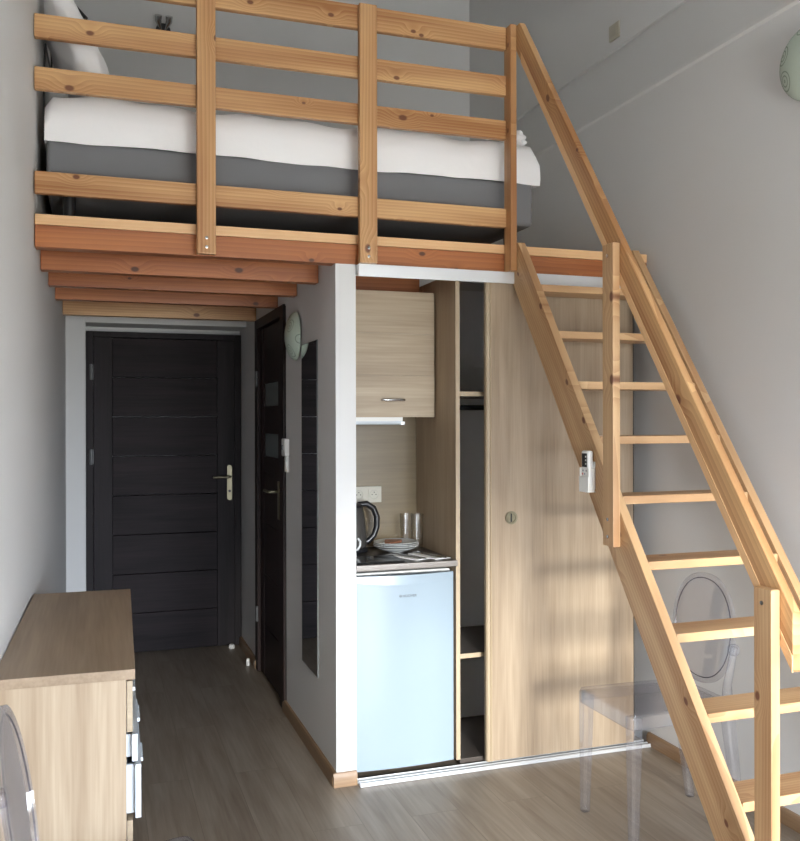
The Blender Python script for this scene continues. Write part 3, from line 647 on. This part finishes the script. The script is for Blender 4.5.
# duvet: a soft slab hanging a little over the edges
def duvet():
    t = bmesh.new(); nx, ny = 72, 44; x0, x1, y0, y1 = bx0-.006, 1.915, 3.634, 5.165
    rnd = random.Random(8); ph = [rnd.uniform(0, 6.28) for _ in range(8)]
    def hem(s): return 2.555+.004*math.sin(s*5+ph[0])+.003*math.sin(s*17+ph[1])
    def wob(x, y): return .006*math.sin(x*11+y*5+ph[2])+.005*math.sin(x*23-y*13+ph[3])+.004*math.sin(x*5+y*31+ph[4])
    # cross-section runs over the top and down the sides
    g = []
    for i in range(nx+1):
        row = []
        for j in range(ny+1):
            u, v = i/nx, j/ny
            x = x0+(x1-x0)*u; y = y0+(y1-y0)*v
            ex = min(u, 1-u)*(x1-x0); ey = min(v, 1-v)*(y1-y0); R = .05
            z = 2.742
            for e in (ex, ey):
                if e < R: z -= R-math.sqrt(max(0, R*R-(R-e)**2))
            z += wob(x, y)*(1 if min(ex, ey) > .03 else .4)
            row.append(t.verts.new((x, y, z)))
        g.append(row)
    for i in range(nx):
        for j in range(ny): t.faces.new((g[i][j], g[i+1][j], g[i+1][j+1], g[i][j+1]))
    ring = [g[i][0] for i in range(nx+1)]+[g[nx][j] for j in range(1, ny+1)]+[g[i][ny] for i in range(nx-1, -1, -1)]+[g[0][j] for j in range(ny-1, 0, -1)]
    prev = ring; n = len(ring); cx, cy = (x0+x1)/2, (y0+y1)/2
    for f in (.35, .7, 1.0):
        cur = []
        for v in ring:
            s = v.co.x+v.co.y*1.3; k = .006*math.sin(s*17+f*2+ph[5])+.004*math.sin(s*37+ph[6])
            ox = 1 if v.co.x > x1-.001 else (-1 if v.co.x < x0+.001 else 0); oy = -1 if v.co.y < y0+.001 else (1 if v.co.y > y1-.001 else 0)
            kk = k*.8*(f if ox > -1 else 0)
            z = v.co.z+(hem(s)-v.co.z)*f
            cur.append(t.verts.new((v.co.x+ox*kk, v.co.y+oy*kk*.8, z)))
        for a in range(n): t.faces.new((prev[a], cur[a], cur[(a+1) % n], prev[(a+1) % n]))
        prev = cur
    # inner return so the hem has thickness
    cur = []
    for v in prev:
        d = Vector((cx-v.co.x, cy-v.co.y, 0)); sx = .022 if v.co.x < x0+.03 else (-.022 if v.co.x > x1-.03 else 0); sy = .018 if v.co.y < y0+.03 else (-.018 if v.co.y > y1-.03 else 0)
        cur.append(t.verts.new((v.co.x+sx*.6, v.co.y+sy, v.co.z+.012)))
    for a in range(n): t.faces.new((prev[a], cur[a], cur[(a+1) % n], prev[(a+1) % n]))
    bmesh.ops.recalc_face_normals(t, faces=t.faces); b = B(); return merge(b, t)
tag(mk('duvet', duvet(), LINEN, sharp=1.2), 'white duvet spread over the charcoal bed base on the loft', 'duvet')
def pillow(L, H, Tk, M, name, label, mat=None):
    t = bmesh.new(); n = 22; top, bot = [], []
    for s, lst in ((1, top), (-1, bot)):
        for i in range(n+1):
            row = []
            for j in range(n+1):
                u, v = 2*i/n-1, 2*j/n-1
                th = max(0, (1-abs(u)**2.6))**.55*max(0, (1-abs(v)**2.6))**.55
                pinch = 1-.06*(abs(u)**3)*(1-abs(v))-.0
                z = s*(Tk/2)*th+.006*math.sin(u*7+v*4)*th+.004*math.sin(u*15-v*9)*th
                row.append(t.verts.new((u*L/2*(1-.05*(1-abs(u)) if False else 1)*(1-.06*(1-v*v)*abs(u)**6), v*H/2*(1-.06*(1-u*u)*abs(v)**6), z)))
            lst.append(row)
    for lst in (top, bot):
        for i in range(n):
            for j in range(n): t.faces.new((lst[i][j], lst[i+1][j], lst[i+1][j+1], lst[i][j+1]))
    bmesh.ops.remove_doubles(t, verts=t.verts, dist=.0008); bmesh.ops.recalc_face_normals(t, faces=t.faces)
    b = B(); merge(b, t, M); return tag(mk(name, b, mat or LINEN, sharp=1.5), label, 'pillow')
# local x = long side (world y), local y = up the lean, local z = out of the wall
lean = math.radians(66)
Mp = T(-.045, 4.0, 2.985) @ axes((0, 1, 0), (-math.cos(lean), 0, math.sin(lean)))
pillow(.66, .54, .16, Mp, 'pillow', 'white pillow leaning on the left wall at the bed head')
b = B()
rn = random.Random(3)
t = bmesh.new(); bmesh.ops.create_icosphere(t, subdivisions=4, radius=1)
for v in t.verts:
    p = v.co; k = 1+.13*math.sin(p.x*7+1)*math.sin(p.y*6)+.10*math.sin(p.z*11+p.x*5)
    v.co = Vector((p.x*.055*k, p.y*.075*k, max(-.8, p.z)*.044*k))
merge(b, t, T(1.845, 3.76, 2.780)); tag(mk('towel', b, LINEN, sharp=1.5), 'crumpled white towel on the stair end of the bed', 'towel')
rl = thing('reading_lamp', (-.13, 4.38, 3.2), 'black reading lamp arm sticking out above the white pillow', 'lamp')
wx = xl(4.4)
b = B(); lathe(b, [(0, 0), (.03, 0), (.03, .012), (0, .014)], T(wx+.001, 4.4, 3.49) @ RY(PI/2), 20); mk('wall_plate', b, BLACK, rl)
b = B(); tube(b, [(wx+.01, 4.4, 3.49), (wx+.03, 4.4, 3.475), (wx+.075, 4.4, 3.425)], .010, 10, ref=(0, 1, 0)); mk('arm', b, BLACK, rl)
b = B(); tube(b, [(wx+.065, 4.4, 3.44), (wx+.105, 4.4, 3.395), (wx+.15, 4.4, 3.345)], [.016, .021, .024], 14, ref=(0, 1, 0)); mk('lamp_head', b, BLACK, rl)
b = B(); tube(b, [(wx+.004, 4.395, 3.46), (wx+.02, 4.2, 3.0), (wx+.014, 3.72, 2.95), (wx+.010, 3.69, 2.80), (wx+.012, 3.67, 2.6)], .004, 8); mk('cable', b, BLACK, rl)
sp = thing('wall_spotlight', (.427, END, 3.93), 'small chrome spotlight on the wall above the bed', 'light')
b = B(); lathe(b, [(0, 0), (.045, 0), (.045, .02), (0, .022)], T(.427, END-.0005, 3.93) @ RX(PI/2), 24); mk('mount', b, BLACK, sp)
for dx in (-.032, .032):
    b = B(); tube(b, [(.427+dx*.4, END-.02, 3.935), (.427+dx, END-.05, 3.975), (.427+dx, END-.07, 4.0)], [.008, .02, .022], 14); mk('lamp_head', b, CHROME, sp)

# ------------------------------------------------------------------ dresser (stands square to the left wall)
dz, dyn, dyf = .88, 2.342, 3.46
drs = thing('dresser', (-.05, 2.9, 0), 'oak chest of drawers with white handles against the left wall', 'dresser')
ang = -math.atan(.029)
Md = T(xl(2.9)+.004, 2.9, 0) @ RZ(ang)                  # local: x out of the wall, y along it
y0, y1 = dyn-2.9, dyf-2.9
dw = .308
b = B(); box(b, 0, dw, y0+.006, y0+.024, .0, dz-.026, .001, 2, Md); mk('side_panel', b, OAK_V, drs)
b = B(); box(b, 0, dw, y1-.024, y1-.006, .0, dz-.026, .001, 2, Md); mk('side_panel', b, OAK_V, drs)
b = B(); box(b, -.001, dw+.021, y0, y1, dz-.0255, dz, .0015, 2, Md); mk('top', b, OAK_Y, drs)
b = B(); box(b, 0, .006, y0+.025, y1-.025, .06, dz-.027, 0, 2, Md); mk('back_panel', b, OAK_V, drs)
b = B(); box(b, .01, dw-.03, y0+.025, y1-.025, .0, .05, 0, 2, Md); mk('plinth', b, OAK_Y, drs)
b = B(); box(b, .007, dw-.03, -.009, .009, .051, dz-.027, 0, 2, Md); mk('divider', b, OAK_V, drs)
def drawer(ya_, yb_, z0, z1, pull, mat, hz):
    b = B(); box(b, dw+.0012+pull, dw+.0152+pull, ya_, yb_, z0, z1, .001, 2, Md)
    d_ = mk('drawer', b, mat, drs)
    b = B()
    for p, q in ((ya_+.002 if pull else ya_+.025, .012), (yb_-.037, .012)): box(b, .05+pull, dw+.001+pull, p+.001 if not pull else p+.018, p+q+.018, z0+.006, z1-.006, 0, 2, Md)
    box(b, .05+pull, dw+.001+pull, ya_+.034, yb_-.038, z0+.012, z0+.02, 0, 2, Md)
    mk('drawer_box', b, WHITE_GLOSS, d_)
    b = B(); ym = (ya_+yb_)/2; zm = z0+(z1-z0)*hz
    box(b, dw+.0154+pull, dw+.025+pull, ym-.06, ym+.06, zm-.006, zm+.006, .003, 2, Md); mk('handle', b, WHITE_GLOSS, d_)
for ya_, yb_, rows in ((y0+.007, -.001, ((.055, .285, 0, .7), (.288, .502, 0, .7), (.506, .640, .020, .5), (.648, .716, .012, .5), (.722, dz-.03, 0, .35))),
                       (.001, y1-.007, ((.055, .285, 0, .7), (.288, .502, 0, .7), (.506, .716, 0, .7), (.722, dz-.03, 0, .5)))):
    for z0, z1, pull, hz in rows: drawer(ya_, yb_, z0, z1, pull, WHITE_GLOSS if pull else OAK_H, hz)

# ------------------------------------------------------------------ clear chairs
def ghost_chair(label, grp):
    """local: faces -x, origin on the floor under the seat centre"""
    c = thing('clear_chair', (0, 0, 0), label, 'chair', grp); zs = .475
    fw, rw, dp = .185, .165, .225                       # half front width, half rear width, half depth
    def outline(off=0, n=6):
        cs = [(-dp-off, -fw-off), (-dp-off, fw+off), (dp+off, rw+off), (dp+off, -rw-off)]; R = .035+off; pts = []
        for i, p in enumerate(cs):
            p = Vector(p); a = (Vector(cs[i-1])-p).normalized(); d = (Vector(cs[(i+1) % 4])-p).normalized()
            for k in range(n+1):
                s = k/n; q = (1-s)**2*(p+a*R)+2*s*(1-s)*p+s*s*(p+d*R); pts.append((q.x, q.y))
        return pts
    b = B(); t = bmesh.new(); o = outline(); levels = []
    for off, z in ((-.012, zs), (-.003, zs-.003), (0, zs-.010), (0, zs-.055), (-.006, zs-.055), (-.006, zs-.014), (-.012, zs-.012)):
        levels.append([t.verts.new((x, y, z)) for x, y in outline(off)])
    n = len(o)
    for A, C in zip(levels[:-1], levels[1:]):
        for i in range(n): t.faces.new((A[i], C[i], C[(i+1) % n], A[(i+1) % n]))
    t.faces.new(levels[0]); t.faces.new(levels[-1][::-1]); bmesh.ops.recalc_face_normals(t, faces=t.faces); merge(b, t)
    mk('seat', b, CLEAR, c)
    def leg(top, bot, wt, wb):
        t = bmesh.new(); q = []
        for (x, y, z), w in ((top, wt), (bot, wb)):
            q.append([t.verts.new((x+sx*w, y+sy*w, z)) for sx, sy in ((-1, -1), (1, -1), (1, 1), (-1, 1))])
        for k in range(4): t.faces.new((q[0][k], q[1][k], q[1][(k+1) % 4], q[0][(k+1) % 4]))
        t.faces.new(q[0][::-1]); t.faces.new(q[1]); bmesh.ops.recalc_face_normals(t, faces=t.faces)
        bmesh.ops.bevel(t, geom=list(t.edges), offset=.005, segments=2, profile=.5, affect='EDGES'); b = B(); merge(b, t); return b
    for s in (-1, 1):
        mk('leg', leg((-dp+.026, s*(fw-.026), zs-.014), (-dp+.020, s*(fw-.022), 0), .0225, .0145), CLEAR, c)
        mk('leg', leg((dp-.024, s*(rw-.020), zs-.014), (dp+.035, s*(rw-.018), 0), .021, .014), CLEAR, c)
    # back: an oval panel with a thicker rim, leaning backwards, on two short uprights
    a = math.radians(5); Mb = T(dp-.035, 0, zs) @ RY(a)
    zc, hz, hy = .235, .205, .178
    ov = lambda k, sy=1, sz=1: (hy*sy*math.copysign(abs(math.cos(k))**.92, math.cos(k)), zc+hz*sz*math.copysign(abs(math.sin(k))**.92, math.sin(k)))
    b = B(); t = bmesh.new(); n = 56
    F = [[], [], [], []]
    for i in range(n):
        k = 2*PI*i/n
        for L, (sc_, x) in zip(F, ((.90, -.003), (1.0, -.007), (1.0, .007), (.90, .003))):
            y, z = ov(k, sc_, sc_); L.append(t.verts.new((x, y, z)))
    for A, C in zip(F, F[1:]):
        for i in range(n): t.faces.new((A[i], A[(i+1) % n], C[(i+1) % n], C[i]))
    t.faces.new(F[0][::-1]); t.faces.new(F[3]); bmesh.ops.recalc_face_normals(t, faces=t.faces); merge(b, t, Mb)
    bk = mk('backrest', b, CLEAR, c)
    b = B(); pts = [Mb @ Vector((-.004, *ov(2*PI*i/n, .905, .905))) for i in range(n)]
    tube(b, pts, .0019, 8, closed=True, ref=(1, 0, 0)); mk('rim', b, TINTED, bk)
    for s in (-1, 1):
        b = B(); tube(b, [(dp-.022, s*(rw-.018), zs-.012), Mb @ Vector((.0, s*.158, .06)), Mb @ Vector((.002, s*.168, .13)), Mb @ Vector((.002, s*.178, .20))], [.021, .016, .014, .013], 12, ref=(0, 1, 0)); mk('upright', b, CLEAR, c)
        b = B(); lathe(b, [(0, -.012), (.02, -.012), (.022, -.006), (.022, .006), (.02, .012), (0, .012)], Mb @ T(0, s*.178, .19) @ RY(PI/2), 20); mk('boss', b, CLEAR, bk)
    return c
ch = ghost_chair('clear plastic chair with oval back under the pine staircase', 'clear plastic chairs')
ch.matrix_world = T(1.987, 2.862, 0) @ RZ(.0); W[ch.name] = ch.matrix_world.copy()
dup(ch, T(.056, 2.05, 0) @ RZ(PI+.26), 'clear plastic chair in front of the oak dresser, cut off at the photo edge')

# ------------------------------------------------------------------ light: daylight through the balcony door
w = bpy.data.worlds.new('daylight'); sc.world = w; w.use_nodes = True; nt = w.node_tree
bg = nt.nodes['Background']; tc = N(nt, 'ShaderNodeTexCoord'); sx = N(nt, 'ShaderNodeSeparateXYZ'); nt.links.new(tc.outputs['Generated'], sx.inputs[0])
cr = N(nt, 'ShaderNodeValToRGB'); cr.color_ramp.elements[0].position = .46; cr.color_ramp.elements[0].color = (.34, .33, .31, 1)
cr.color_ramp.elements[1].position = .52; cr.color_ramp.elements[1].color = (.84, .89, 1.0, 1)
nt.links.new(math_n(nt, 'ADD', math_n(nt, 'MULTIPLY', sx.outputs[2], .5), .5), cr.inputs[0]); nt.links.new(cr.outputs[0], bg.inputs['Color'])
bg.inputs['Strength'].default_value = 11.5
l = bpy.data.lights.new('window_portal', 'AREA'); l.shape = 'RECTANGLE'; l.size = WX1-WX0; l.size_y = WZ1; l.cycles.is_portal = True
lo = bpy.data.objects.new('window_portal', l); COL.objects.link(lo); lo.matrix_world = T((WX0+WX1)/2, REAR-.16, WZ1/2) @ RX(PI/2)
s = bpy.data.lights.new('sun', 'SUN'); s.energy = 1.4; s.angle = .15; s.color = (1, .95, .86)
so_ = bpy.data.objects.new('sun', s); COL.objects.link(so_)
sun_dir = Vector((.09, 1, -.215)).normalized()
so_.rotation_euler = sun_dir.to_track_quat('-Z', 'Y').to_euler()

# ------------------------------------------------------------------ camera
cam = bpy.data.cameras.new('camera'); co = bpy.data.objects.new('camera', cam); COL.objects.link(co)
cam.sensor_fit = 'HORIZONTAL'; cam.sensor_width = 36; cam.lens = 36*899.05/800; cam.shift_y = -.94/841; cam.clip_start = .02
co.matrix_world = T(0, 0, 1.5) @ RZ(-.3304) @ RX(PI/2) @ RZ(-.0022)
sc.camera = co
sc.view_settings.view_transform = 'Standard'; sc.view_settings.look = 'None'; sc.view_settings.gamma = 1; sc.view_settings.exposure = 2.18
sc.view_settings.use_curve_mapping = False
sc.cycles.max_bounces = 12; sc.cycles.diffuse_bounces = 6; sc.cycles.glossy_bounces = 4; sc.cycles.transparent_max_bounces = 24
sc.cycles.caustics_reflective = False; sc.cycles.caustics_refractive = False
sc.cycles.sample_clamp_indirect = 8
